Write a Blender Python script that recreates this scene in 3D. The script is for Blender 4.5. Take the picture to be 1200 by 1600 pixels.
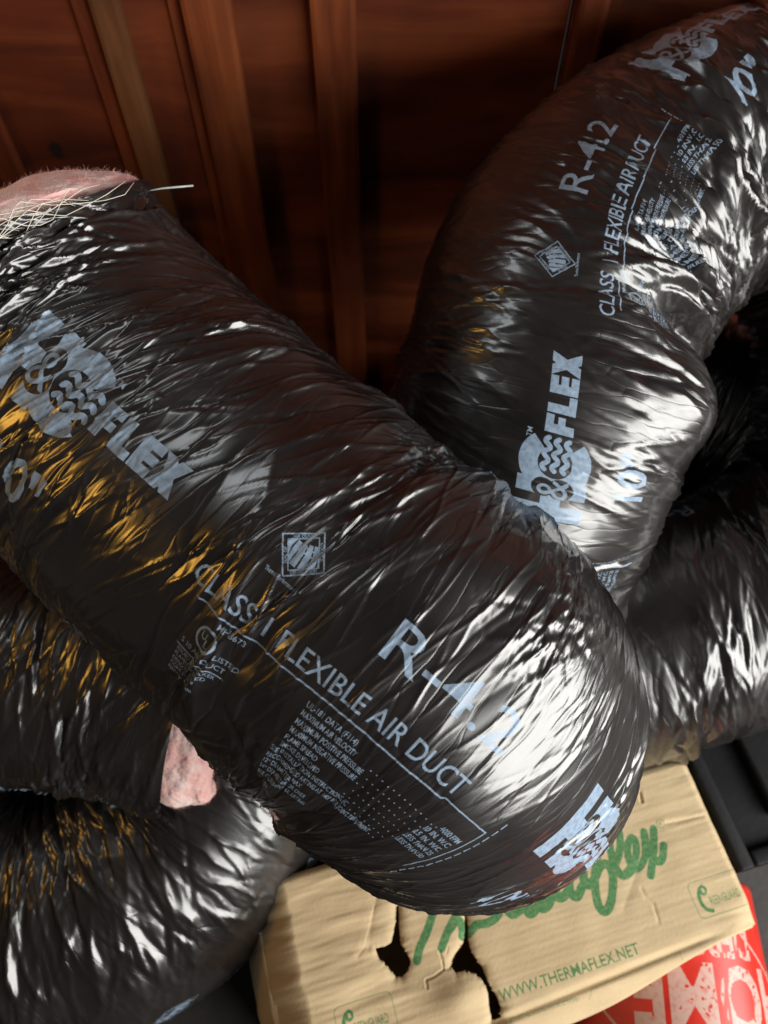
import bpy, bmesh, math, random
import numpy as np
from mathutils import Vector

for o in list(bpy.data.objects):
    bpy.data.objects.remove(o, do_unlink=True)
SC = bpy.context.scene
COL = SC.collection

# ------------------------------------------------------------------ camera, world, lamps, exposure
CAM = np.array([0.0, 0.0, 1.2])
PITCH = math.radians(30)                       # 30 degrees off straight down
FWD = np.array([0, math.sin(PITCH), -math.cos(PITCH)])
UPV = np.array([0, math.cos(PITCH), math.sin(PITCH)])
RGT = np.array([1.0, 0, 0])
FPX = 1200.0

cam = bpy.data.cameras.new("camera")
cam_o = bpy.data.objects.new("camera", cam)
COL.objects.link(cam_o)
cam_o.location = CAM
cam_o.rotation_euler = (PITCH, 0, 0)
cam.sensor_fit = 'VERTICAL'
cam.sensor_height = 36.0
cam.lens = 36.0 * FPX / 1600.0
cam.clip_start = 0.02
cam.clip_end = 60
cam.dof.use_dof = True
cam.dof.focus_distance = 0.60
cam.dof.aperture_fstop = 6.0
SC.camera = cam_o

world = bpy.data.worlds.new("World")
SC.world = world
world.use_nodes = True
bg = world.node_tree.nodes["Background"]
bg.inputs[0].default_value = (0.36, 0.33, 0.31, 1)
bg.inputs[1].default_value = 0.125

SC.view_settings.view_transform = 'Standard'
SC.view_settings.look = 'None'
SC.view_settings.exposure = 0.15
SC.view_settings.gamma = 1.0
SC.cycles.use_denoising = True
SC.cycles.max_bounces = 6


def area(name, loc, target, sx, sy, power, col):
    l = bpy.data.lights.new(name, 'AREA')
    l.shape = 'RECTANGLE'
    l.size, l.size_y = sx, sy
    l.energy = power
    l.color = col
    o = bpy.data.objects.new(name, l)
    COL.objects.link(o)
    o.location = loc
    o.rotation_euler = (Vector(target) - Vector(loc)).to_track_quat('-Z', 'Y').to_euler()
    return o


# daylight of the open door, to the right of and behind the photographer
area("door_daylight", (1.43, -0.62, 1.02), (0.10, 0.2, 0.6), 1.95, 1.10, 70, (1.0, 0.985, 0.94))
# daylight over the top of the wall
area("overhead_daylight", (-0.55, 0.74, 1.70), (-0.2, 0.45, 0.7), 0.55, 0.22, 1.7, (0.93, 0.98, 1.0))
# unseen amber light, added on the left to give the film its orange reflections
area("unseen_amber_light", (-1.25, 0.28, 1.22), (0.0, 0.45, 0.5), 0.24, 0.30, 2.6, (1.0, 0.50, 0.08))


def P(px, py, d):
    """point at pixel (px,py) of the 1200x1600 photograph, d metres along the optical axis"""
    return CAM + d * (FWD + (px - 600) / FPX * RGT + (800 - py) / FPX * UPV)


def ray_plane_z(px, py, z):
    v = FWD + (px - 600) / FPX * RGT + (800 - py) / FPX * UPV
    return CAM + v * ((z - CAM[2]) / v[2])


# ------------------------------------------------------------------ object helpers
def thing(name, label, cat, loc=(0, 0, 0), group=None):
    o = bpy.data.objects.new(name, None)
    o.empty_display_size = 0.05
    COL.objects.link(o)
    o.location = loc
    o["label"] = label
    o["category"] = cat
    if group:
        o["group"] = group
    return o


def np_mesh(name, V, quads, uv=None, smooth=True, tris=None):
    me = bpy.data.meshes.new(name)
    V = np.asarray(V, dtype=np.float32)
    faces = np.asarray(quads, dtype=np.int32)
    k = faces.shape[1]
    me.vertices.add(len(V))
    me.vertices.foreach_set("co", V.ravel())
    me.loops.add(faces.size)
    me.loops.foreach_set("vertex_index", faces.ravel())
    me.polygons.add(len(faces))
    me.polygons.foreach_set("loop_start", np.arange(0, faces.size, k, dtype=np.int32))
    me.polygons.foreach_set("use_smooth", np.full(len(faces), smooth, dtype=bool))
    me.update(calc_edges=True)
    if uv is not None:
        ul = me.uv_layers.new(name="film")
        ul.data.foreach_set("uv", np.asarray(uv, dtype=np.float32)[faces.ravel()].ravel())
    me.validate()
    return me


def link(name, me, mat, parent=None, kind=None):
    o = bpy.data.objects.new(name, me)
    COL.objects.link(o)
    if mat is not None:
        me.materials.append(mat)
    if parent is not None:
        o.parent = parent
        o.matrix_parent_inverse = parent.matrix_basis.inverted()
    if kind:
        o["kind"] = kind
    return o


def bm_obj(name, bm, mat, parent=None, smooth=False, kind=None):
    me = bpy.data.meshes.new(name)
    bm.normal_update()
    bm.to_mesh(me)
    bm.free()
    if smooth:
        for p in me.polygons:
            p.use_smooth = True
    return link(name, me, mat, parent, kind)


# ------------------------------------------------------------------ numpy noise
def vnoise(x, y, seed, px=0, py=0):
    """smooth value noise in 0..1; px/py = lattice period (0 = none)"""
    xi = np.floor(x).astype(np.int64); yi = np.floor(y).astype(np.int64)
    xf = x - xi; yf = y - yi

    def h(a, b):
        if px: a = np.mod(a, px)
        if py: b = np.mod(b, py)
        n = (a * 374761393 + b * 668265263 + seed * 1442695) & 0xFFFFFFFF
        n = ((n ^ (n >> 13)) * 1274126177) & 0xFFFFFFFF
        n = n ^ (n >> 16)
        return (n & 0xFFFF) / 65535.0
    u = xf * xf * (3 - 2 * xf); v = yf * yf * (3 - 2 * yf)
    return (h(xi, yi) * (1 - u) + h(xi + 1, yi) * u) * (1 - v) + (h(xi, yi + 1) * (1 - u) + h(xi + 1, yi + 1) * u) * v


def fbm(x, y, seed, oct=3, py=0):
    t = 0; a = 0.5
    for k in range(oct):
        t = t + a * (vnoise(x * 2 ** k, y * 2 ** k, seed + 17 * k, 0, py * 2 ** k) - .5) * 2
        a *= .5
    return t


# ------------------------------------------------------------------ print canvas (flat lettering -> mask)
class Canvas:
    def __init__(s, x0, y0, w, h, res):
        s.x0, s.y0, s.res = x0, y0, res
        s.nx, s.ny = int(round(w / res)), int(round(h / res))
        s.w, s.h = s.nx * res, s.ny * res
        s.a = np.zeros((s.ny, s.nx), dtype=np.float32)

    def _win(s, lo, hi):
        i0 = max(0, int((lo[0] - s.x0) / s.res) - 1); i1 = min(s.nx, int((hi[0] - s.x0) / s.res) + 2)
        j0 = max(0, int((lo[1] - s.y0) / s.res) - 1); j1 = min(s.ny, int((hi[1] - s.y0) / s.res) + 2)
        if i1 <= i0 or j1 <= j0:
            return None
        X = s.x0 + (np.arange(i0, i1) + .5) * s.res
        Y = s.y0 + (np.arange(j0, j1) + .5) * s.res
        return i0, i1, j0, j1, X[None, :], Y[:, None]

    def poly(s, pts, val=1.0):
        pts = np.asarray(pts, float)
        w = s._win(pts.min(0), pts.max(0))
        if w is None: return
        i0, i1, j0, j1, X, Y = w
        ins = np.zeros((j1 - j0, i1 - i0), bool)
        n = len(pts)
        for k in range(n):
            ax, ay = pts[k]; bx, by = pts[(k + 1) % n]
            if ay == by: continue
            c = ((Y >= min(ay, by)) & (Y < max(ay, by)))
            xx = ax + (Y - ay) * (bx - ax) / (by - ay)
            ins ^= (c & (X < xx))
        s.a[j0:j1, i0:i1][ins] = val

    def stroke(s, pts, r, val=1.0, smooth=True, closed=False):
        pts = [np.asarray(p, float) for p in pts]
        if smooth and len(pts) > 2:
            q = []
            n = len(pts)
            rng = range(n) if closed else range(n - 1)
            for k in rng:
                p1 = pts[k]; p2 = pts[(k + 1) % n]
                p0 = pts[(k - 1) % n] if (closed or k > 0) else p1
                p3 = pts[(k + 2) % n] if (closed or k + 2 < n) else p2
                for t in np.linspace(0, 1, 7)[:-1]:
                    q.append(.5 * ((2 * p1) + (-p0 + p2) * t + (2 * p0 - 5 * p1 + 4 * p2 - p3) * t * t + (-p0 + 3 * p1 - 3 * p2 + p3) * t ** 3))
            if not closed: q.append(pts[-1])
            pts = q
        if closed: pts = list(pts) + [pts[0]]
        for a, b in zip(pts[:-1], pts[1:]):
            w = s._win(np.minimum(a, b) - r, np.maximum(a, b) + r)
            if w is None: continue
            i0, i1, j0, j1, X, Y = w
            d = b - a; L = max(1e-12, d @ d)
            t = np.clip(((X - a[0]) * d[0] + (Y - a[1]) * d[1]) / L, 0, 1)
            m = (X - a[0] - t * d[0]) ** 2 + (Y - a[1] - t * d[1]) ** 2 < r * r
            s.a[j0:j1, i0:i1][m] = val

    def circle(s, c, r, th, val=1.0):
        w = s._win((c[0] - r - th, c[1] - r - th), (c[0] + r + th, c[1] + r + th))
        if w is None: return
        i0, i1, j0, j1, X, Y = w
        d = np.sqrt((X - c[0]) ** 2 + (Y - c[1]) ** 2)
        s.a[j0:j1, i0:i1][np.abs(d - r) < th / 2] = val

    def text(s, txt, x, y, cap, ang=0.0, bold=0.0, width=None, val=1.0, align='l', spacing=1.0, shear=0.0, val_rand=0):
        """lettering with cap height cap (m), baseline start (x,y), rotated ang; width stretches to a given length"""
        T = text_tris(txt, bold, spacing)
        if len(T) == 0: return
        T = T.copy()
        mn = T[..., 0].min(); mx = T[..., 0].max()
        T[..., 0] -= mn
        sc = cap / CAPH
        sx = sc if width is None else width / (mx - mn)
        T[..., 0] *= sx; T[..., 1] *= sc
        T[..., 0] += shear * T[..., 1]
        wd = (mx - mn) * sx
        if align == 'c': T[..., 0] -= wd / 2
        if align == 'r': T[..., 0] -= wd
        c, sn = math.cos(ang), math.sin(ang)
        R = np.stack([T[..., 0] * c - T[..., 1] * sn + x, T[..., 0] * sn + T[..., 1] * c + y], -1)
        for t in R:
            w = s._win(t.min(0), t.max(0))
            if w is None: continue
            i0, i1, j0, j1, X, Y = w
            m = None
            e = 1e-9
            sg = []
            for k in range(3):
                a = t[k]; b = t[(k + 1) % 3]
                sg.append((X - a[0]) * (b[1] - a[1]) - (Y - a[1]) * (b[0] - a[0]))
            m = ((sg[0] >= -e) & (sg[1] >= -e) & (sg[2] >= -e)) | ((sg[0] <= e) & (sg[1] <= e) & (sg[2] <= e))
            s.a[j0:j1, i0:i1][m] = val

    def image(s, name):
        im = bpy.data.images.new(name, s.nx, s.ny, alpha=False, float_buffer=False, is_data=True)
        px = np.ones((s.ny, s.nx, 4), dtype=np.float32)
        px[..., :3] = np.clip(s.a, 0, 1)[..., None]
        im.pixels.foreach_set(px.ravel())
        im.update()
        im.pack()
        return im


_TT = {}


def text_tris(txt, bold=0.0, spacing=1.0):
    key = (txt, bold, spacing)
    if key in _TT: return _TT[key]
    cu = bpy.data.curves.new("lettering", 'FONT')
    cu.body = txt
    cu.size = 1.0
    cu.resolution_u = 3
    cu.offset = bold
    cu.space_character = spacing
    cu.fill_mode = 'FRONT'
    ob = bpy.data.objects.new("lettering", cu)
    COL.objects.link(ob)
    dg = bpy.context.evaluated_depsgraph_get()
    dg.update()
    ev = ob.evaluated_get(dg)
    me = ev.to_mesh()
    me.calc_loop_triangles()
    nv = len(me.vertices)
    co = np.zeros(nv * 3, dtype=np.float32); me.vertices.foreach_get("co", co)
    tr = np.zeros(len(me.loop_triangles) * 3, dtype=np.int32); me.loop_triangles.foreach_get("vertices", tr)
    T = co.reshape(-1, 3)[:, :2][tr.reshape(-1, 3)].astype(float)
    ev.to_mesh_clear()
    bpy.data.objects.remove(ob, do_unlink=True)
    bpy.data.curves.remove(cu)
    _TT[key] = T
    return T


CAPH = 0.7
_t = text_tris("H")
CAPH = float(_t[..., 1].max() - _t[..., 1].min())

# ---- the duct's repeating print: x along the duct, y round it (metres)
PERIOD = 0.561
BAND = 0.56


def duct_print():
    c = Canvas(0, -BAND / 2, PERIOD, BAND, 0.00025)

    def rect(x0, y0, x1, y1, v=1.0):
        c.poly([(x0, y0), (x1, y0), (x1, y1), (x0, y1)], v)
    # --- big mark: H & C with three waves, then FLEX
    hx, hy, hh = .020, -.009, .066
    y0, y1 = hy - hh / 2, hy + hh / 2
    rect(hx, y0, hx + .0165, y1)
    rect(hx + .0265, y0, hx + .043, y1)
    rect(hx + .012, hy - .010, hx + .032, hy + .009)
    cc = (.082, hy)
    ang = np.radians(np.linspace(42, 318, 40))
    ro, ri = .0345, .0165
    c.poly([(cc[0] + ro * math.cos(a), cc[1] + ro * math.sin(a)) for a in ang] +
           [(cc[0] + ri * math.cos(a), cc[1] + ri * math.sin(a)) for a in ang[::-1]])
    for q in (-.0095, 0.0, .0095):
        pts = [(cc[0] - .0085 + t * .034, cc[1] + q + .0026 * math.sin(t * 2 * math.pi * 2.5)) for t in np.linspace(0, 1, 26)]
        c.stroke(pts, .0024, smooth=False)
    # ampersand knocked out between H and C
    ax = .055
    c.stroke([(ax, hy + .0085 + .001), (ax, hy + .0085 - .001)], .0098, 0)
    c.stroke([(ax, hy - .0075), (ax, hy - .0095)], .0112, 0)
    c.text("&", ax - .0005, hy - .0155, .030, val=.9, align='c', width=.021)
    c.text("TM", cc[0] + .021, cc[1] + .0255, .0050, bold=.01)
    fx, fh, fb = .113, .0265, -.0205
    st, bar = .0092, .0072

    def F(x):
        rect(x, fb, x + st, fb + fh); rect(x, fb + fh - bar, x + .0185, fb + fh); rect(x, fb + .0085, x + .017, fb + .0152)

    def Lr(x):
        rect(x, fb, x + st, fb + fh); rect(x, fb, x + .0185, fb + bar)

    def E(x):
        rect(x, fb, x + st, fb + fh)
        for yy in (0, .00965, .0193): rect(x, fb + yy, x + .0185, fb + yy + bar)

    def X(x):
        c.poly([(x, fb), (x + .0105, fb), (x + .0245, fb + fh), (x + .014, fb + fh)])
        c.poly([(x, fb + fh), (x + .0105, fb + fh), (x + .0245, fb), (x + .014, fb)])
    F(fx); Lr(fx + .0205); E(fx + .0405); X(fx + .0595)
    # --- size
    c.text('10"', .084, -.106, .034, bold=.018, width=.056, align='c')
    # --- R value
    c.text("R-4.2", .376, -.010, .0275, bold=.004, width=.108)
    # --- adc seal, set upright at an angle to the rows
    aw = .027
    ang = math.radians(41)
    ca, sa = math.cos(ang), math.sin(ang)
    ax0 = .297 - (ca - sa) * aw / 2; ay0 = .010 - (sa + ca) * aw / 2

    def A(x, y): return (ax0 + x * ca - y * sa, ay0 + x * sa + y * ca)

    def quad(a, b, r):
        c.stroke([A(a, a), A(b, a), A(b, b), A(a, b)], r, smooth=False, closed=True)
    quad(0, aw, .00042)
    q0, q1 = .0034, aw - .0034
    quad(q0, q1, .00036)
    cx_, cy_ = q1 + .003, q1 + .012                     # the fan of rays spreads from up here
    for k in range(8):
        t0 = math.radians(196 + k * 11.2); t1 = math.radians(196 + k * 11.2 + 8.6)
        def ray(t, r): return (min(max(cx_ + r * math.cos(t), q0 + .0004), q1 - .0004), min(max(cy_ + r * math.sin(t), q0 + .0004), q1))
        r0 = .0195 + .001 * math.sin(k)
        c.poly([A(*ray(t0, r0)), A(*ray(t0 + .03, .026)), A(*ray(t0, .036)), A(*ray(t1, .036)), A(*ray(t1 + .03, .026)), A(*ray(t1, r0))])
    c.text("adc", *A(.0070, .0178), .0068, ang=ang - math.radians(33), bold=.012, width=.0150)
    c.text("AIR DUCT", *A(aw / 2, aw - .0028), .0021, ang=ang, align='c', bold=.01)
    c.text("CERTIFICATION", *A(aw / 2, .0007), .0021, ang=ang, align='c', width=.0175, bold=.01)
    c.text("SEAL OF", *A(.0027, aw / 2), .0020, ang=ang + math.pi / 2, align='c', bold=.01)
    c.text("COUNCIL", *A(aw - .0027, aw / 2), .0020, ang=ang - math.pi / 2, align='c', bold=.01)
    c.text("Thermal Performance", .283, -.0125, .0030, width=.0245, bold=.005)
    # --- class line, underline and small print
    c.text("CLASS 1 FLEXIBLE AIR DUCT", .246, -.0485, .0145, bold=.004, width=.236)
    c.stroke([(.256, -.055), (.34, -.0545), (.44, -.056), (.475, -.0555), (.478, -.0535), (.525, -.0535)], .00062, smooth=False)
    c.stroke([(.525, -.0535), (.525, -.120)], .00062, smooth=False)
    for k in range(14):
        c.stroke([(.532, -.040 - k * .0075), (.532, -.0448 - k * .0075)], .0004, smooth=False)
    rows = ["UL-181 DATA (F114)", "MAXIMUM AIR VELOCITY", "MAXIMUM POSITIVE PRESSURE", "MAXIMUM NEGATIVE PRESSURE",
            "FLAME SPREAD", "SMOKE DEVELOPED", "SEE INSTALLATION INSTRUCTIONS (C", "RECOMMENDED RATING AT 140F PER JOINT TREATMENT", '12" DIAMETER MAX', '14" DIAMETER OR OVER', "SEE CURRENT UL LISTING", "UL 181"]
    for k, r in enumerate(rows):
        c.text(r, .358 if k < 6 else .353, -.0665 - k * .0073, .0045, width=len(r) * .0025, bold=.006)
    vals = ["4000 FPM", "10 IN. W.C.", "0.5 IN. W.C.", "LESS THAN 25", "LESS THAN 50"]
    for k, r in enumerate(vals):
        c.text(r, .519, -.0735 - k * .0075, .0047, align='r', width=len(r) * .0028, bold=.006)
    for i in range(15):
        for j in range(7):
            xx = .424 + i * .0058 + (j % 2) * .0029; yy = -.0735 - j * .0073
            if xx < .494 - j * .002:
                c.stroke([(xx, yy), (xx + .0002, yy)], .0005, smooth=False)
    # --- UL ring
    uc = (.279, -.0745)
    c.circle(uc, .0083, .0019)
    c.text("U", uc[0] - .0022, uc[1] - .0008, .0056, bold=.014, align='c')
    c.text("L", uc[0] + .0024, uc[1] - .0050, .0056, bold=.014, align='c')
    c.text("MH8673", .282, -.0630, .0044, bold=.004, width=.0205)
    c.text("LISTED", .290, -.0835, .0040, bold=.01)
    c.text("S 10 AIR DUCT", .262, -.0905, .0040, bold=.006)
    c.stroke([(.260, -.094), (.302, -.094)], .0005, smooth=False)
    for k, r in enumerate(["ISSUED BY MAKER", "FLAMES TESTED", "DENSITY 0.75", "CORE 10 IN", "NFPA 90A 90B"]):
        c.text(r, .262, -.0985 - k * .0046, .0030)
    return c.image("duct_print")


PRINT = duct_print()
FILM_AMT = 1.0


# ------------------------------------------------------------------ materials
def new_mat(name):
    m = bpy.data.materials.new(name)
    m.use_nodes = True
    nt = m.node_tree
    b = nt.nodes["Principled BSDF"]
    return m, nt, b


def N(nt, typ, **kw):
    n = nt.nodes.new(typ)
    for k, v in kw.items():
        if k.startswith("i_"):
            key = k[2:]
            n.inputs[int(key) if key.isdigit() else key.replace("_", " ")].default_value = v
        else:
            setattr(n, k, v)
    return n


def ramp(nt, stops, src):
    r = nt.nodes.new("ShaderNodeValToRGB")
    e = r.color_ramp.elements
    while len(e) < len(stops): e.new(.5)
    for k, (p, cc) in enumerate(stops):
        e[k].position = p
        e[k].color = (*cc, 1) if len(cc) == 3 else cc
    nt.links.new(src, r.inputs[0])
    return r


def film_material(name, s_off, w_off=0.0, s_mul=1.0, rough=0.31):
    m, nt, b = new_mat(name)
    L = nt.links.new
    uv = N(nt, "ShaderNodeUVMap", uv_map="film")
    # printed lettering
    mp = N(nt, "ShaderNodeMapping")
    mp.inputs["Location"].default_value = (s_off / PERIOD, .5 + w_off / BAND, 0)
    mp.inputs["Scale"].default_value = (s_mul / PERIOD, 1 / BAND, 1)
    L(uv.outputs[0], mp.inputs[0])
    im = N(nt, "ShaderNodeTexImage", image=PRINT, interpolation='Linear', extension='REPEAT')
    L(mp.outputs[0], im.inputs[0])
    # worn ink: slight speckled variation
    nz = N(nt, "ShaderNodeTexNoise"); nz.inputs["Scale"].default_value = 220; nz.inputs["Detail"].default_value = 3
    L(uv.outputs[0], nz.inputs["Vector"])
    wear = ramp(nt, [(.25, (.62, .62, .62)), (.6, (1, 1, 1))], nz.outputs[0])
    mul = N(nt, "ShaderNodeMath", operation='MULTIPLY')
    L(im.outputs[0], mul.inputs[0]); L(wear.outputs[0], mul.inputs[1])
    mix = N(nt, "ShaderNodeMix", data_type='RGBA')
    L(mul.outputs[0], mix.inputs["Factor"])
    # film: black with brown tinge, dusty patches
    nd = N(nt, "ShaderNodeTexNoise"); nd.inputs["Scale"].default_value = 14; nd.inputs["Detail"].default_value = 4
    L(uv.outputs[0], nd.inputs["Vector"])
    base = ramp(nt, [(.35, (.0075, .006, .006)), (.75, (.015, .0125, .012))], nd.outputs[0])
    L(base.outputs[0], mix.inputs["A"])
    mix.inputs["B"].default_value = (.255, .34, .45, 1)
    L(mix.outputs["Result"], b.inputs["Base Color"])
    rr = ramp(nt, [(.3, (rough - .05,) * 3), (.75, (rough + .08,) * 3)], nd.outputs[0])
    L(rr.outputs[0], b.inputs["Roughness"])
    b.inputs["Specular IOR Level"].default_value = 0.85
    b.inputs["Coat Weight"].default_value = 0.6
    b.inputs["Coat Roughness"].default_value = 0.12
    # the ink is duller than the bare film
    for sock, bare, ink in (("Specular IOR Level", .85, .35), ("Coat Weight", .55, .12)):
        mm = N(nt, "ShaderNodeMapRange"); mm.inputs["To Min"].default_value = bare; mm.inputs["To Max"].default_value = ink
        L(mul.outputs[0], mm.inputs["Value"]); L(mm.outputs["Result"], b.inputs[sock])
    # fine relief of the thin film: stretched creases + tiny crackle
    mw = N(nt, "ShaderNodeMapping"); mw.inputs["Rotation"].default_value = (0, 0, math.radians(12))
    mw.inputs["Scale"].default_value = (62, 9, 1)
    L(uv.outputs[0], mw.inputs[0])
    wn = N(nt, "ShaderNodeTexNoise"); wn.inputs["Scale"].default_value = 22; wn.inputs["Detail"].default_value = 2
    L(uv.outputs[0], wn.inputs["Vector"])
    add = N(nt, "ShaderNodeVectorMath", operation='MULTIPLY_ADD')
    L(wn.outputs["Color"], add.inputs[0]); add.inputs[1].default_value = (.7, .7, 0); L(mw.outputs[0], add.inputs[2])
    vo = N(nt, "ShaderNodeTexVoronoi", feature='DISTANCE_TO_EDGE'); vo.inputs["Scale"].default_value = 1.0
    L(add.outputs[0], vo.inputs["Vector"])
    vr = ramp(nt, [(0, (1, 1, 1)), (.05, (.35, .35, .35)), (.22, (0, 0, 0))], vo.outputs["Distance"])
    n2 = N(nt, "ShaderNodeTexNoise"); n2.inputs["Scale"].default_value = .8; n2.inputs["Detail"].default_value = 3
    L(mw.outputs[0], n2.inputs["Vector"])
    hs = N(nt, "ShaderNodeMath", operation='MULTIPLY_ADD')
    L(vr.outputs[0], hs.inputs[0]); hs.inputs[1].default_value = .55
    n2s = N(nt, "ShaderNodeMath", operation='MULTIPLY'); n2s.inputs[1].default_value = .55; L(n2.outputs[0], n2s.inputs[0]); L(n2s.outputs[0], hs.inputs[2])
    bp = N(nt, "ShaderNodeBump"); bp.inputs["Distance"].default_value = .0018
    msk = N(nt, "ShaderNodeTexNoise"); msk.inputs["Scale"].default_value = 11; msk.inputs["Detail"].default_value = 2
    L(uv.outputs[0], msk.inputs["Vector"])
    mr = ramp(nt, [(.40, (.08, .08, .08)), (.68, (.52, .52, .52))], msk.outputs[0])
    L(mr.outputs[0], bp.inputs["Strength"])
    L(hs.outputs[0], bp.inputs["Height"])
    L(bp.outputs[0], b.inputs["Normal"])
    return m


def simple(name, col, rough=.5, noise=None, bump=None, spec=.5, metal=0.0):
    m, nt, b = new_mat(name)
    L = nt.links.new
    b.inputs["Base Color"].default_value = (*col, 1)
    b.inputs["Roughness"].default_value = rough
    b.inputs["Specular IOR Level"].default_value = spec
    b.inputs["Metallic"].default_value = metal
    tc = N(nt, "ShaderNodeTexCoord")
    if noise:
        sc, amt = noise
        n = N(nt, "ShaderNodeTexNoise"); n.inputs["Scale"].default_value = sc; n.inputs["Detail"].default_value = 5
        L(tc.outputs["Object"], n.inputs["Vector"])
        r = ramp(nt, [(.3, tuple(c * (1 - amt) for c in col)), (.7, tuple(min(1, c * (1 + amt)) for c in col))], n.outputs[0])
        L(r.outputs[0], b.inputs["Base Color"])
    if bump:
        sc, dist = bump
        n = N(nt, "ShaderNodeTexNoise"); n.inputs["Scale"].default_value = sc; n.inputs["Detail"].default_value = 5
        L(tc.outputs["Object"], n.inputs["Vector"])
        bp = N(nt, "ShaderNodeBump"); bp.inputs["Distance"].default_value = dist; bp.inputs["Strength"].default_value = .6
        L(n.outputs[0], bp.inputs["Height"]); L(bp.outputs[0], b.inputs["Normal"])
    return m


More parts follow.
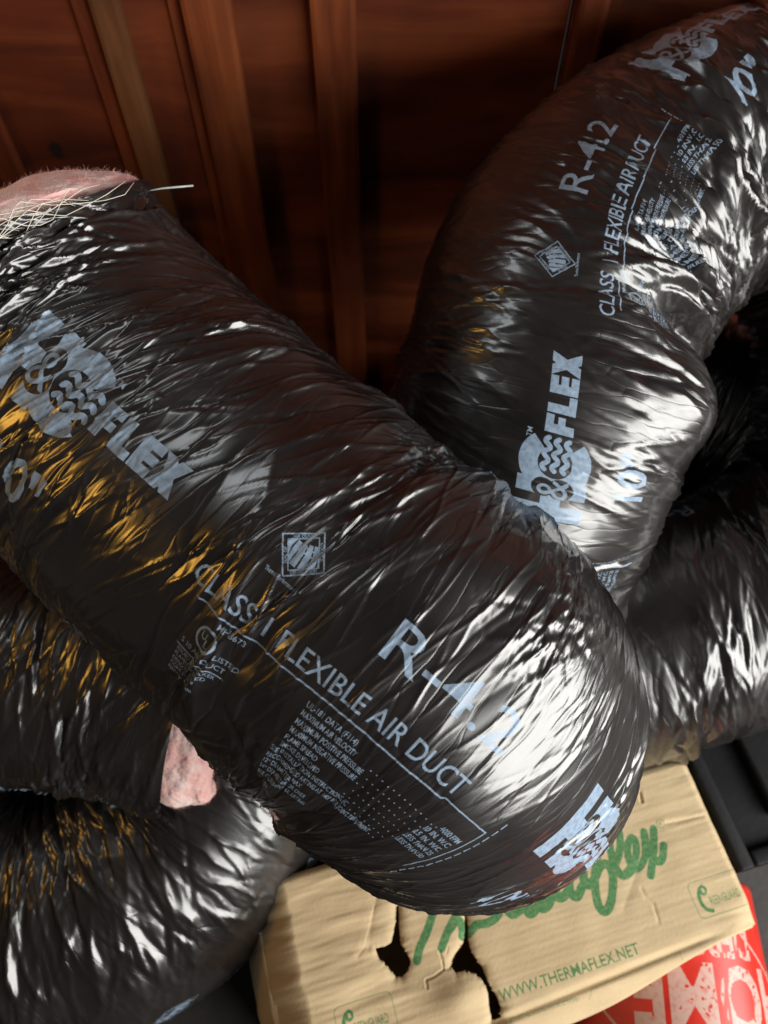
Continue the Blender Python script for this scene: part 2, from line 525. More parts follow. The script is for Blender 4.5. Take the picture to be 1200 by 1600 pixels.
# ------------------------------------------------------------------ duct geometry
class Duct:
    """a bent, film-wrapped tube through control points (pixel x, pixel y, depth, radius)"""

    def __init__(self, pts, ds, dw, seed, face_at=None, twist=0.0, clump=1.0, dens=1.0, calm=None, lumps=.006):
        C = np.array([list(P(a, b, d)) + [r] for a, b, d, r in pts])
        q = []
        n = len(C)
        for k in range(n - 1):
            p1, p2 = C[k], C[k + 1]
            p0 = C[k - 1] if k > 0 else 2 * p1 - p2
            p3 = C[k + 2] if k + 2 < n else 2 * p2 - p1
            for t in np.linspace(0, 1, 41)[:-1]:
                q.append(.5 * ((2 * p1) + (-p0 + p2) * t + (2 * p0 - 5 * p1 + 4 * p2 - p3) * t * t + (-p0 + 3 * p1 - 3 * p2 + p3) * t ** 3))
        q.append(C[-1])
        q = np.array(q)
        seg = np.linalg.norm(np.diff(q[:, :3], axis=0), axis=1)
        cum = np.concatenate([[0], np.cumsum(seg)])
        self.L = cum[-1]
        ns = int(self.L / ds) + 1
        S = np.linspace(0, self.L, ns)
        c = np.stack([np.interp(S, cum, q[:, k]) for k in range(4)], 1)
        # smooth the curve a little
        k = max(3, int(.02 / ds)); ker = np.hanning(2 * k + 1); ker /= ker.sum()
        for a in range(4):
            e = np.concatenate([2 * c[0, a] - c[k:0:-1, a], c[:, a], 2 * c[-1, a] - c[-2:-k - 2:-1, a]])
            c[:, a] = np.convolve(e, ker, 'valid')
        cen, rad = c[:, :3], c[:, 3]
        T = np.gradient(cen, S, axis=0); T /= np.linalg.norm(T, axis=1)[:, None]
        kap = np.gradient(T, S, axis=0)
        for a in range(3):
            kap[:, a] = np.convolve(np.pad(kap[:, a], k, 'edge'), ker, 'valid')
        # frame: parallel transport from the station that faces the camera
        i0 = int(np.clip((face_at if face_at is not None else .5) * (ns - 1), 0, ns - 1))
        Nn = np.zeros((ns, 3))
        v = CAM - cen[i0]; v = v - (v @ T[i0]) * T[i0]; Nn[i0] = v / np.linalg.norm(v)
        for i in list(range(i0 + 1, ns)):
            v = Nn[i - 1] - (Nn[i - 1] @ T[i]) * T[i]; Nn[i] = v / np.linalg.norm(v)
        for i in range(i0 - 1, -1, -1):
            v = Nn[i + 1] - (Nn[i + 1] @ T[i]) * T[i]; Nn[i] = v / np.linalg.norm(v)
        # re-space the stations evenly along the camera-facing line, which is also the print's length scale
        fl = cen + rad[:, None] * Nn
        U = np.concatenate([[0], np.cumsum(np.linalg.norm(np.diff(fl, axis=0), axis=1))])
        ns = int(U[-1] / ds) + 1
        Uu = np.linspace(0, U[-1], ns)
        rs = lambda a: np.stack([np.interp(Uu, U, a[:, q]) for q in range(a.shape[1])], 1)
        cen, T, Nn, kap = rs(cen), rs(T), rs(Nn), rs(kap)
        rad = np.interp(Uu, U, rad)
        T /= np.linalg.norm(T, axis=1)[:, None]
        Nn -= (Nn * T).sum(1)[:, None] * T
        Nn /= np.linalg.norm(Nn, axis=1)[:, None]
        S = Uu
        self.L = U[-1]
        B = np.cross(Nn, T)
        R0 = rad.mean(); self.R0 = R0
        nt = int(2 * math.pi * R0 / dw)
        th = np.arange(nt) * 2 * math.pi / nt - math.pi      # seam on the far side
        self.S, self.th, self.R0 = S, th, R0
        SS = S[:, None]; W = (th * R0)[None, :]
        cosn, sinn = np.cos(th), np.sin(th)
        tw = twist
        cosn, sinn = np.cos(th + tw), np.sin(th + tw)
        D = cosn[None, :, None] * Nn[:, None, :] + sinn[None, :, None] * B[:, None, :]
        # bend factor: >0 on the inside of a bend
        f = np.einsum('ik,ijk->ij', kap, D) * rad[:, None]
        inner = np.clip(f, 0, 1.2); outer = np.clip(-f, 0, 1.0)
        rng = np.random.default_rng(seed)
        Wc = 2 * math.pi * R0
        per = 8
        wn = (th + math.pi) / (2 * math.pi)                   # 0..1 round
        # lumps of the soft filling under the film
        H = lumps * fbm(SS / .12 + 0 * W, wn[None, :] * per + 0 * SS, seed, 2, per)
        # accordion folds on the inside of bends (run round the duct)
        ph = SS / .026 + .9 * fbm(SS / .08 + 0 * W, wn[None, :] * 6 + 0 * SS, seed + 9, 2, 6) * 2
        fold = np.abs((ph % 1.0) - .5) * 2
        H += -clump * .011 * inner ** 1.1 * (1 - fold ** 1.6)
        self.H = H
        self.ds = S[1] - S[0]; self.dw = Wc / nt
        ncre = int(dens * 1500 * self.L * Wc)

        pop = np.clip(.38 + 1.4 * np.clip(vnoise(SS / .075 + 0 * W, wn[None, :] * 11 + 0 * SS, seed + 31, 0, 11) - .2, 0, 1) ** 1.4 + inner, 0, 1)

        def creases(count, Lr, br, ar, spread, bias=0.0, two_sided=.72, region=None):
            for _ in range(count):
                if region is None:
                    s0 = rng.uniform(0, self.L); w0 = rng.uniform(-Wc / 2, Wc / 2)
                else:
                    s0 = rng.normal(region[0], region[2]); w0 = rng.normal(region[1], region[3])
                i = int(np.clip(s0 / self.ds, 0, ns - 1)); j = int((w0 + Wc / 2) / self.dw) % nt
                if rng.random() > pop[i, j]: continue
                fac = 1 + 1.7 * clump * inner[i, j] - .45 * outer[i, j]
                Lh = rng.uniform(*Lr) * .5
                b = rng.uniform(*br) * (1 + .3 * inner[i, j])
                A = rng.uniform(*ar) * fac * (1 if rng.random() < two_sided else -1)
                if calm is not None:
                    A *= 1 - .75 * math.exp(-((s0 - calm[0]) / calm[2]) ** 2 - ((w0 - calm[1]) / calm[3]) ** 2)
                ang = rng.normal(bias, spread)
                self.crease(s0, w0, ang, Lh, b, A, rng)
        self.creases = creases
        creases(int(ncre * .14), (.10, .36), (.0050, .012), (.0017, .0042), .17, .24)
        creases(int(ncre * .24), (.05, .20), (.0020, .0042), (.0009, .0026), .24, .24)
        creases(int(ncre * 1.15), (.05, .26), (.0007, .0012), (.0009, .0025), .21, .26, .8)      # tight pinched ridges
        creases(int(ncre * .8), (.012, .07), (.0007, .0015), (.0005, .0015), .6, .22)
        self.f, self.D, self.cen, self.rad, self.T = f, D, cen, rad, T
        self.inner = inner
        self.U = Uu
        self.rng = rng
        self.W, self.SS = W, SS

    def crease(self, s0, w0, ang, Lh, b, A, rng, bend=None):
        """a sharp fold: runs round the duct, tilted by ang"""
        H = self.H
        ns, nt = H.shape
        ext = 5 * b
        ca, sa = math.cos(ang), math.sin(ang)
        hs = abs(sa) * Lh + abs(ca) * ext + .006; hw = abs(ca) * Lh + abs(sa) * ext + .006
        i0 = int((s0 - hs) / self.ds); i1 = int((s0 + hs) / self.ds) + 2
        i0 = max(0, i0); i1 = min(ns, i1)
        j0 = int((w0 - hw) / self.dw); j1 = int((w0 + hw) / self.dw) + 2
        if i1 <= i0: return
        jj = np.arange(j0, j1)
        s = (np.arange(i0, i1) * self.ds - s0)[:, None]; w = (jj * self.dw - w0)[None, :]
        a = w * ca + s * sa
        d = s * ca - w * sa
        kk = rng.normal(0, .9) if bend is None else bend
        d = d + kk * a * a + .0012 * np.sin(a * rng.uniform(60, 140) + rng.uniform(0, 6))
        tp = np.clip(1 - (a / Lh) ** 2, 0, 1)
        asym = 1.0 if rng.random() < .5 else -1.0
        bb = np.where(d * asym > 0, b * 1.7, b * .75) * (.35 + .65 * tp)
        h = A * np.exp(-np.abs(d) / bb) * tp ** .8
        cols = (jj + nt // 2) % nt
        H[i0:i1, cols] += h

    def dent(self, s0, w0, rs, rw, A):
        w = self.W - w0
        Wc = 2 * math.pi * self.R0
        w = (w + Wc / 2) % Wc - Wc / 2
        self.H += A * np.exp(-((self.SS - s0) / rs) ** 2 - (w / rw) ** 2)

    def build(self, name, mat, parent, skew=0.0):
        r = self.rad[:, None] + self.H
        # limit the inside of tight bends so that the film does not cross itself
        lim = 1.0 / np.maximum(self.f / self.rad[:, None], 1e-6) * .93
        r = np.where(self.f > 0, np.minimum(r, np.maximum(lim, .02) + .35 * self.H), r)
        V = self.cen[:, None, :] + r[..., None] * self.D
        self.V = V
        ns, nt = r.shape
        # close the ring with a duplicate seam column so that the print coordinates stay continuous
        V2 = np.concatenate([V, V[:, :1]], 1)
        Wc = 2 * math.pi * self.R0
        uu = np.repeat(self.U[:, None], nt + 1, 1)
        vv = np.repeat(np.concatenate([self.th * self.R0, [self.th[0] * self.R0 + Wc]])[None, :], ns, 0)
        vv = vv + skew * (uu - .433)
        uv = np.stack([uu, vv], -1).reshape(-1, 2)
        idx = np.arange(ns * (nt + 1)).reshape(ns, nt + 1)
        Q = np.stack([idx[:-1, :-1], idx[:-1, 1:], idx[1:, 1:], idx[1:, :-1]], -1).reshape(-1, 4)
        me = np_mesh(name, V2.reshape(-1, 3), Q, uv)
        return link(name, me, mat, parent)


R = .165
GROUP = "film wrapped air ducts piled against the wall"
MAIN = Duct([(-36, 378, .705, R), (34, 500, .735, R), (160, 620, .735, R), (325, 770, .70, R), (520, 935, .665, R), (652, 1042, .655, R),
             (722, 1122, .735, R), (700, 1142, .87, R * .95), (550, 1110, .99, R * .92), (380, 1070, 1.05, R * .9)],
           .0010, .0026, 3, face_at=.42, dens=1.0, calm=(.645, -.01, .06, .11))
main_t = thing("flexible_duct", "large front duct in black film, pink open end upper left, bent over above the box", "air duct",
               tuple(P(560, 1130, .99) - np.array([0, 0, .15])), GROUP)
# the sheet crumples where the bend pinches it, gathers at the cut edge and below the bend
MAIN.creases(170, (.012, .060), (.0009, .0020), (.0007, .0022), .9, .3, .55, (.572, .105, .022, .030))
MAIN.creases(16, (.06, .16), (.003, .006), (.002, .0042), .16, .05, .35, (.47, .165, .05, .02))
MAIN.creases(24, (.05, .16), (.003, .006), (.002, .0050), .25, .0, .4, (.42, -.135, .05, .02))
MAIN.creases(60, (.05, .20), (.0012, .0028), (.0014, .0038), .16, .05, .6, (.030, .08, .024, .12))
MAIN.creases(90, (.02, .08), (.001, .002), (.001, .0026), .5, .05, .6, (.018, .09, .014, .10))
MAIN_OFF = -.097
# crumple where the bend pinches at the right
m_film = film_material("black_film_front", MAIN_OFF)
MAIN.build("film_sleeve", m_film, main_t)

COIL = Duct([(640, 1040, 1.06, R), (765, 860, .94, R), (838, 660, .86, R), (892, 458, .88, R), (1002, 322, .93, R), (1138, 250, .97, R), (1280, 290, 1.0, R),
             (1380, 470, 1.02, R), (1385, 680, 1.04, R), (1310, 850, 1.05, R), (1180, 930, 1.06, R), (1020, 985, 1.07, R), (860, 1030, 1.12, R), (740, 960, 1.26, R), (770, 790, 1.32, R), (910, 680, 1.31, R), (1060, 650, 1.29, R), (1200, 720, 1.27, R), (1290, 860, 1.27, R)],
            .0021, .0040, 11, face_at=.18, dens=.85, clump=1.5)
COIL_BULGE = (.52, -.16)
COIL_PINCH = (.61, -.14)
coil_t = thing("flexible_duct", "black film duct coiled in a ring at the right, leaning on the wooden wall", "air duct",
               tuple(P(1020, 985, 1.07) - np.array([0, 0, R])), GROUP)
COIL.creases(40, (.08, .24), (.003, .008), (.003, .007), .22, -.1, .5, (.64, -.085, .07, .03))
COIL.creases(110, (.03, .12), (.0014, .003), (.0012, .0030), .4, .3, .6, (.53, -.085, .06, .035))
COIL.creases(60, (.10, .26), (.0025, .006), (.004, .010), .16, 0, .5, (.85, -.09, .09, .04))
COIL.creases(70, (.10, .26), (.002, .005), (.002, .006), .2, .1, .5, (.22, -.02, .10, .10))
COIL.creases(120, (.10, .28), (.002, .006), (.002, .006), .18, .1, .5, (2.2, -.05, .22, .12))
COIL.dent(COIL_BULGE[0], COIL_BULGE[1], .045, .06, .020)
COIL.dent(COIL_PINCH[0], COIL_PINCH[1], .022, .07, -.030)
COIL.build("film_sleeve", film_material("black_film_coil", -.416, .004, 1.15), coil_t, skew=-.14)

LOW = Duct([(-420, 1300, 1.08, .18), (-200, 1400, 1.07, .18), (0, 1425, 1.05, .18), (180, 1385, 1.05, .18), (310, 1270, 1.07, .18), (385, 1110, 1.10, .18), (380, 940, 1.14, .18)],
           .0019, .0036, 23, face_at=.45, dens=1.1, clump=1.2)
low_t = thing("flexible_duct", "grey shining black film duct lying lowest at the lower left, curving beside the box", "air duct",
              tuple(P(0, 1425, .97) - np.array([0, 0, R])), GROUP)
LOW.creases(160, (.05, .20), (.0018, .004), (.0015, .0042), .14, .1, .65, (.60, -.03, .12, .07))
LOW.build("film_sleeve", film_material("black_film_low", .3, .25), low_t)

MID = Duct([(-420, 1010, .97, .15), (-200, 1030, .955, .15), (10, 1035, .945, .145), (180, 1050, .94, .145), (322, 1082, .94, .150)],
           .0020, .0030, 37, face_at=.7, dens=1.0)
mid_t = thing("flexible_duct", "black duct end lying under the front duct, pink insulation showing at its cut edge", "air duct",
              tuple(P(0, 1045, .945) - np.array([0, 0, .15])), GROUP)
MID.creases(90, (.05, .18), (.0018, .004), (.002, .0055), .14, .0, .65, (.42, -.03, .12, .07))
MID.build("film_sleeve", film_material("black_film_end", .3, .2), mid_t)


# ------------------------------------------------------------------ pink insulation at the cut ends
def pink_mat():
    m, nt, b = new_mat("pink_glass_wool")
    L = nt.links.new
    tc = N(nt, "ShaderNodeTexCoord")
    n = N(nt, "ShaderNodeTexNoise"); n.inputs["Scale"].default_value = 38; n.inputs["Detail"].default_value = 6
    L(tc.outputs["Object"], n.inputs["Vector"])
    r = ramp(nt, [(.28, (.86, .43, .40)), (.48, (.92, .56, .52)), (.70, (.95, .76, .71))], n.outputs[0])
    L(r.outputs[0], b.inputs["Base Color"])
    b.inputs["Roughness"].default_value = .95
    b.inputs["Specular IOR Level"].default_value = .1
    b.inputs["Subsurface Weight"].default_value = .1
    b.inputs["Subsurface Radius"].default_value = (.012, .005, .004)
    n2 = N(nt, "ShaderNodeTexNoise"); n2.inputs["Scale"].default_value = 170; n2.inputs["Detail"].default_value = 5
    L(tc.outputs["Object"], n2.inputs["Vector"])
    bp = N(nt, "ShaderNodeBump"); bp.inputs["Distance"].default_value = .003; bp.inputs["Strength"].default_value = .8
    L(n2.outputs[0], bp.inputs["Height"]); L(bp.outputs[0], b.inputs["Normal"])
    return m


M_PINK = pink_mat()
M_THREAD = simple("white_scrim", (.72, .68, .58), .5)
M_CORE = simple("duct_core_film", (.03, .03, .032), .35)


def insulation(D, end, profile, parent, seed, fuzz=2600):
    """glass wool ring sticking out of a cut end; profile = (distance past the film edge, radius)"""
    i = 0 if end == 0 else -1
    c = D.cen[i]; T = D.T[i] * (-1 if end == 0 else 1)
    nth = 220
    th = np.linspace(0, 2 * math.pi, nth, endpoint=False)
    e1 = D.D[i, 0]; e2 = np.cross(T, e1)
    prof = np.array(profile)
    tt = np.linspace(0, len(prof) - 1, 60)
    po = np.interp(tt, np.arange(len(prof)), prof[:, 0]); pr = np.interp(tt, np.arange(len(prof)), prof[:, 1])
    ker = np.hanning(7); ker /= ker.sum()
    po = np.convolve(np.pad(po, 3, 'edge'), ker, 'valid'); pr = np.convolve(np.pad(pr, 3, 'edge'), ker, 'valid')
    TH, K = np.meshgrid(th, np.arange(len(po)))
    wv = TH / (2 * math.pi)
    nz = .0075 * fbm(wv * 10, K * .10, seed, 4) + .003 * fbm(wv * 60, K * .45, seed + 3, 2)
    nz *= (1 - np.cos(wv * 2 * math.pi)) * .25 + .5
    rr = pr[:, None] + nz
    oo = po[:, None] + .8 * (.007 * fbm(wv * 9, K * .05 + 7, seed + 8, 3))
    dirs = np.cos(TH)[..., None] * e1 + np.sin(TH)[..., None] * e2
    V = c + oo[..., None] * T + rr[..., None] * dirs
    idx = np.arange(V.shape[0] * nth).reshape(V.shape[0], nth)
    nx = np.roll(idx, -1, 1)
    Q = np.stack([idx[:-1], nx[:-1], nx[1:], idx[1:]], -1).reshape(-1, 4)
    ins = link("insulation", np_mesh("insulation", V.reshape(-1, 3), Q), M_PINK, parent)
    # loose fibres
    rng = np.random.default_rng(seed)
    vs, ts = [], []
    for q in range(fuzz):
        a = rng.integers(8, V.shape[0] - 6); b = rng.integers(0, nth)
        p = V[a, b]
        o = dirs[a, b] * rng.uniform(.2, 1) + T * rng.uniform(-.2, 1.0) + rng.normal(0, .5, 3)
        o /= np.linalg.norm(o)
        side = np.cross(o, rng.normal(0, 1, 3)); side /= np.linalg.norm(side)
        ln = rng.uniform(.0015, .005) if rng.random() < .99 else rng.uniform(.005, .010)
        w = .00010
        bend = rng.normal(0, .35, 3) * ln
        k = len(vs)
        vs += [p + side * w, p - side * w, p + o * ln * .55 + side * w, p + o * ln * .55 - side * w, p + o * ln + bend]
        ts += [(k, k + 1, k + 3), (k, k + 3, k + 2), (k + 2, k + 3, k + 4)]
    link("loose_fibres", np_mesh("loose_fibres", vs, ts), M_PINK, ins, kind="stuff")
    # spiral core liner deep inside
    return ins


def tube_bm(pts, r, n=6):
    bm = bmesh.new()
    pts = [Vector(p) for p in pts]
    rings = []
    for k, p in enumerate(pts):
        t = (pts[min(k + 1, len(pts) - 1)] - pts[max(k - 1, 0)]).normalized()
        u = t.orthogonal().normalized(); v = t.cross(u)
        rk = r if not hasattr(r, '__len__') else r[k]
        rings.append([bm.verts.new(p + rk * (math.cos(a * 2 * math.pi / n) * u + math.sin(a * 2 * math.pi / n) * v)) for a in range(n)])
    for a, b in zip(rings[:-1], rings[1:]):
        for k in range(n):
            bm.faces.new((a[k], a[(k + 1) % n], b[(k + 1) % n], b[k]))
    bm.faces.new(rings[0][::-1]); bm.faces.new(rings[-1])
    return bm


insulation(MAIN, 0, [(-.03, .150), (.0, .157), (.010, .149), (.020, .130), (.028, .105), (.031, .075), (.024, .052), (.0, .048)], main_t, 5, 5000)
insulation(MID, 1, [(-.03, .128), (.0, .132), (.02, .130), (.036, .122), (.044, .108), (.042, .096), (.02, .088), (0, .088)], mid_t, 8, 6000)

# frayed white scrim threads along the front duct's cut edge
rt = random.Random(4)
nt_ = MAIN.V.shape[1]
for k in range(11):
    j0 = int(nt_ * rt.uniform(.42, .60)); span = rt.randint(20, 70)
    base = MAIN.V[2]
    Tn = -MAIN.T[0]
    pts = []
    ph = rt.uniform(0, 6)
    for q in range(9):
        j = (j0 + int(span * q / 8)) % nt_
        pts.append(MAIN.V[1, j] + MAIN.D[1, j] * (.004 + .006 * rt.random()) + Tn * (.012 * math.sin(ph + q * .9) * rt.uniform(.3, 1)))
    bm_obj("scrim_thread", tube_bm(pts, .0003, 5), M_THREAD, main_t, True)
j = int(nt_ * .705)
edge = MAIN.V[1]
p0, p1, p2, p3 = P(225, 299, .70), P(255, 294, .702), P(278, 292, .705), P(302, 290, .71)
bm_obj("film_strip", tube_bm([p0, p1, p2, p3], [.0004, .0008, .0010, .0008], 6), simple("pale_film_strip", (.40, .44, .43), .3), main_t, True)

# ------------------------------------------------------------------ wooden wall behind
WY = 1.02


def wood_mat(name, dark, mid, light, seed, vertical=True, rough=.68, knot=None):
    m, nt, b = new_mat(name)
    L = nt.links.new
    tc = N(nt, "ShaderNodeTexCoord")
    mp = N(nt, "ShaderNodeMapping")
    mp.inputs["Scale"].default_value = (26, 20, 2.2) if vertical else (2.6, 20, 15)
    mp.inputs["Location"].default_value = (seed, seed * .7, seed * .3)
    L(tc.outputs["Object"], mp.inputs[0])
    n = N(nt, "ShaderNodeTexNoise"); n.inputs["Scale"].default_value = 1; n.inputs["Detail"].default_value = 8; n.inputs["Distortion"].default_value = .9
    L(mp.outputs[0], n.inputs["Vector"])
    r = ramp(nt, [(.28, dark), (.52, mid), (.78, light)], n.outputs[0])
    n3 = N(nt, "ShaderNodeTexNoise"); n3.inputs["Scale"].default_value = 5; n3.inputs["Detail"].default_value = 3
    L(tc.outputs["Object"], n3.inputs["Vector"])
    r3 = ramp(nt, [(.3, (.55, .55, .55)), (.7, (1.25, 1.2, 1.15))], n3.outputs[0])
    mx = N(nt, "ShaderNodeMix", data_type='RGBA', blend_type='MULTIPLY'); mx.inputs["Factor"].default_value = 1
    L(r.outputs[0], mx.inputs["A"]); L(r3.outputs[0], mx.inputs["B"])
    out = mx.outputs["Result"]
    if knot is not None:
        d = N(nt, "ShaderNodeVectorMath", operation='DISTANCE')
        d.inputs[1].default_value = knot
        sc = N(nt, "ShaderNodeMapping"); sc.inputs["Scale"].default_value = (1, 1, .75)
        L(tc.outputs["Object"], sc.inputs[0])
        n4 = N(nt, "ShaderNodeTexNoise"); n4.inputs["Scale"].default_value = 60
        L(tc.outputs["Object"], n4.inputs["Vector"])
        ad = N(nt, "ShaderNodeVectorMath", operation='MULTIPLY_ADD'); ad.inputs[1].default_value = (.006, 0, .006)
        L(n4.outputs["Color"], ad.inputs[0]); L(sc.outputs[0], ad.inputs[2])
        L(ad.outputs[0], d.inputs[0])
        d.inputs[1].default_value = (knot[0] + .003, knot[1], knot[2] * .75 + .003)
        kr = ramp(nt, [(.0, (0, 0, 0)), (.0085, (.03, .03, .03)), (.0125, (1, 1, 1))], d.outputs["Value"])
        m2 = N(nt, "ShaderNodeMix", data_type='RGBA')
        L(kr.outputs[0], m2.inputs["Factor"]); m2.inputs["A"].default_value = (.012, .006, .004, 1); L(out, m2.inputs["B"])
        out = m2.outputs["Result"]
    L(out, b.inputs["Base Color"])
    b.inputs["Roughness"].default_value = rough
    b.inputs["Specular IOR Level"].default_value = .22
    bp = N(nt, "ShaderNodeBump"); bp.inputs["Distance"].default_value = .0015; bp.inputs["Strength"].default_value = .5
    L(n.outputs[0], bp.inputs["Height"]); L(bp.outputs[0], b.inputs["Normal"])
    return m


def box_bm(lo, hi, bev=.0, bm=None):
    bm = bm or bmesh.new()
    lo, hi = Vector(lo), Vector(hi)
    vs = [bm.verts.new((x, y, z)) for x in (lo.x, hi.x) for y in (lo.y, hi.y) for z in (lo.z, hi.z)]
    fs = [(0, 1, 3, 2), (4, 6, 7, 5), (0, 4, 5, 1), (2, 3, 7, 6), (0, 2, 6, 4), (1, 5, 7, 3)]
    new = [bm.faces.new([vs[k] for k in f]) for f in fs]
    if bev:
        es = list({e for f in new for e in f.edges})
        bmesh.ops.bevel(bm, geom=es, offset=bev, segments=2, affect='EDGES', profile=.6)
    return bm


FLOOR_Z = -.16
wall_t = thing("wooden_wall", "dark red brown plywood wall with upright wood battens behind the ducts", "wall", (0, WY, FLOOR_Z))


def wx(px, py=0):
    v = FWD + (px - 600) / FPX * RGT + (800 - py) / FPX * UPV
    return CAM + v * (WY / v[1])


kn = wx(88, 235)
m_ply = wood_mat("stained_plywood", (.050, .0085, .0034), (.110, .0220, .0070), (.200, .050, .0155), 3, False, knot=(kn[0], kn[1], kn[2]))
bm_obj("plywood_panel", box_bm((-.95, WY, FLOOR_Z), (.232, WY + .018, 1.7), .0015), m_ply, wall_t)
bm_obj("plywood_panel", box_bm((.236, WY, FLOOR_Z), (1.15, WY + .018, 1.7), .0015), m_ply, wall_t)
bats = [(-.575, -.535, .016, 0), (wx(112)[0], wx(143)[0], .008, 0), (wx(144)[0], wx(192)[0], .022, 1), (wx(262)[0], wx(285)[0], .007, 0), (wx(286)[0], wx(364)[0], .024, 2), (wx(484)[0], wx(556)[0], .020, 2),
        (wx(902)[0], wx(950)[0], .02, 0), (.45, .50, .02, 0)]
bmats = [wood_mat("batten_red", (.070, .0135, .0044), (.140, .031, .0095), (.22, .060, .018), 9),
         wood_mat("batten_tan", (.055, .0175, .0065), (.098, .036, .013), (.155, .064, .025), 14),
         wood_mat("batten_orange", (.085, .0175, .0055), (.170, .041, .0120), (.27, .078, .022), 21)]
for x0, x1, dp, mi in bats:
    bm_obj("batten", box_bm((x0, WY - dp, FLOOR_Z), (x1, WY - .0005, 1.7), .0065 if dp > .009 else .003), bmats[mi], wall_t)
# a blob of old white filler on a batten
sp = wx(315, 22); bmx = bmesh.new()
bmesh.ops.create_icosphere(bmx, subdivisions=2, radius=.0042)
for v in bmx.verts:
    v.co = Vector((v.co.x * (1 + .4 * math.sin(v.co.z * 900)) + sp[0], v.co.y * .5 + WY - .0185, v.co.z * 1.2 + sp[2]))
bm_obj("filler_spot", bmx, simple("white_filler", (.6, .58, .55), .8), wall_t, True)

# ------------------------------------------------------------------ floor
m_floor = simple("dark_floor_boards", (.028, .024, .022), .7, (9, .5), (60, .002))
fl = link("floor", np_mesh("floor", [(-1.6, -1.2, FLOOR_Z), (1.8, -1.2, FLOOR_Z), (1.8, WY + .018, FLOOR_Z), (-1.6, WY + .018, FLOOR_Z)], [(0, 1, 2, 3)], smooth=False), m_floor)
fl["kind"] = "structure"

# ------------------------------------------------------------------ cardboard box
BZ = .15
B0 = ray_plane_z(1180, 1430, BZ)
E1 = np.array([.964, .266, 0]); E1 /= np.linalg.norm(E1)
E2 = np.array([-E1[1], E1[0], 0])


def bx(px, py):
    """photo pixel -> (a,b) on the box top"""
    r = ray_plane_z(px, py, BZ) - B0
    return float(r @ E1), float(r @ E2)


def bw(a, b, z):
    return B0 + a * E1 + b * E2 + np.array([0, 0, z - BZ])


AL, AR, BB = -.548, .0, .192


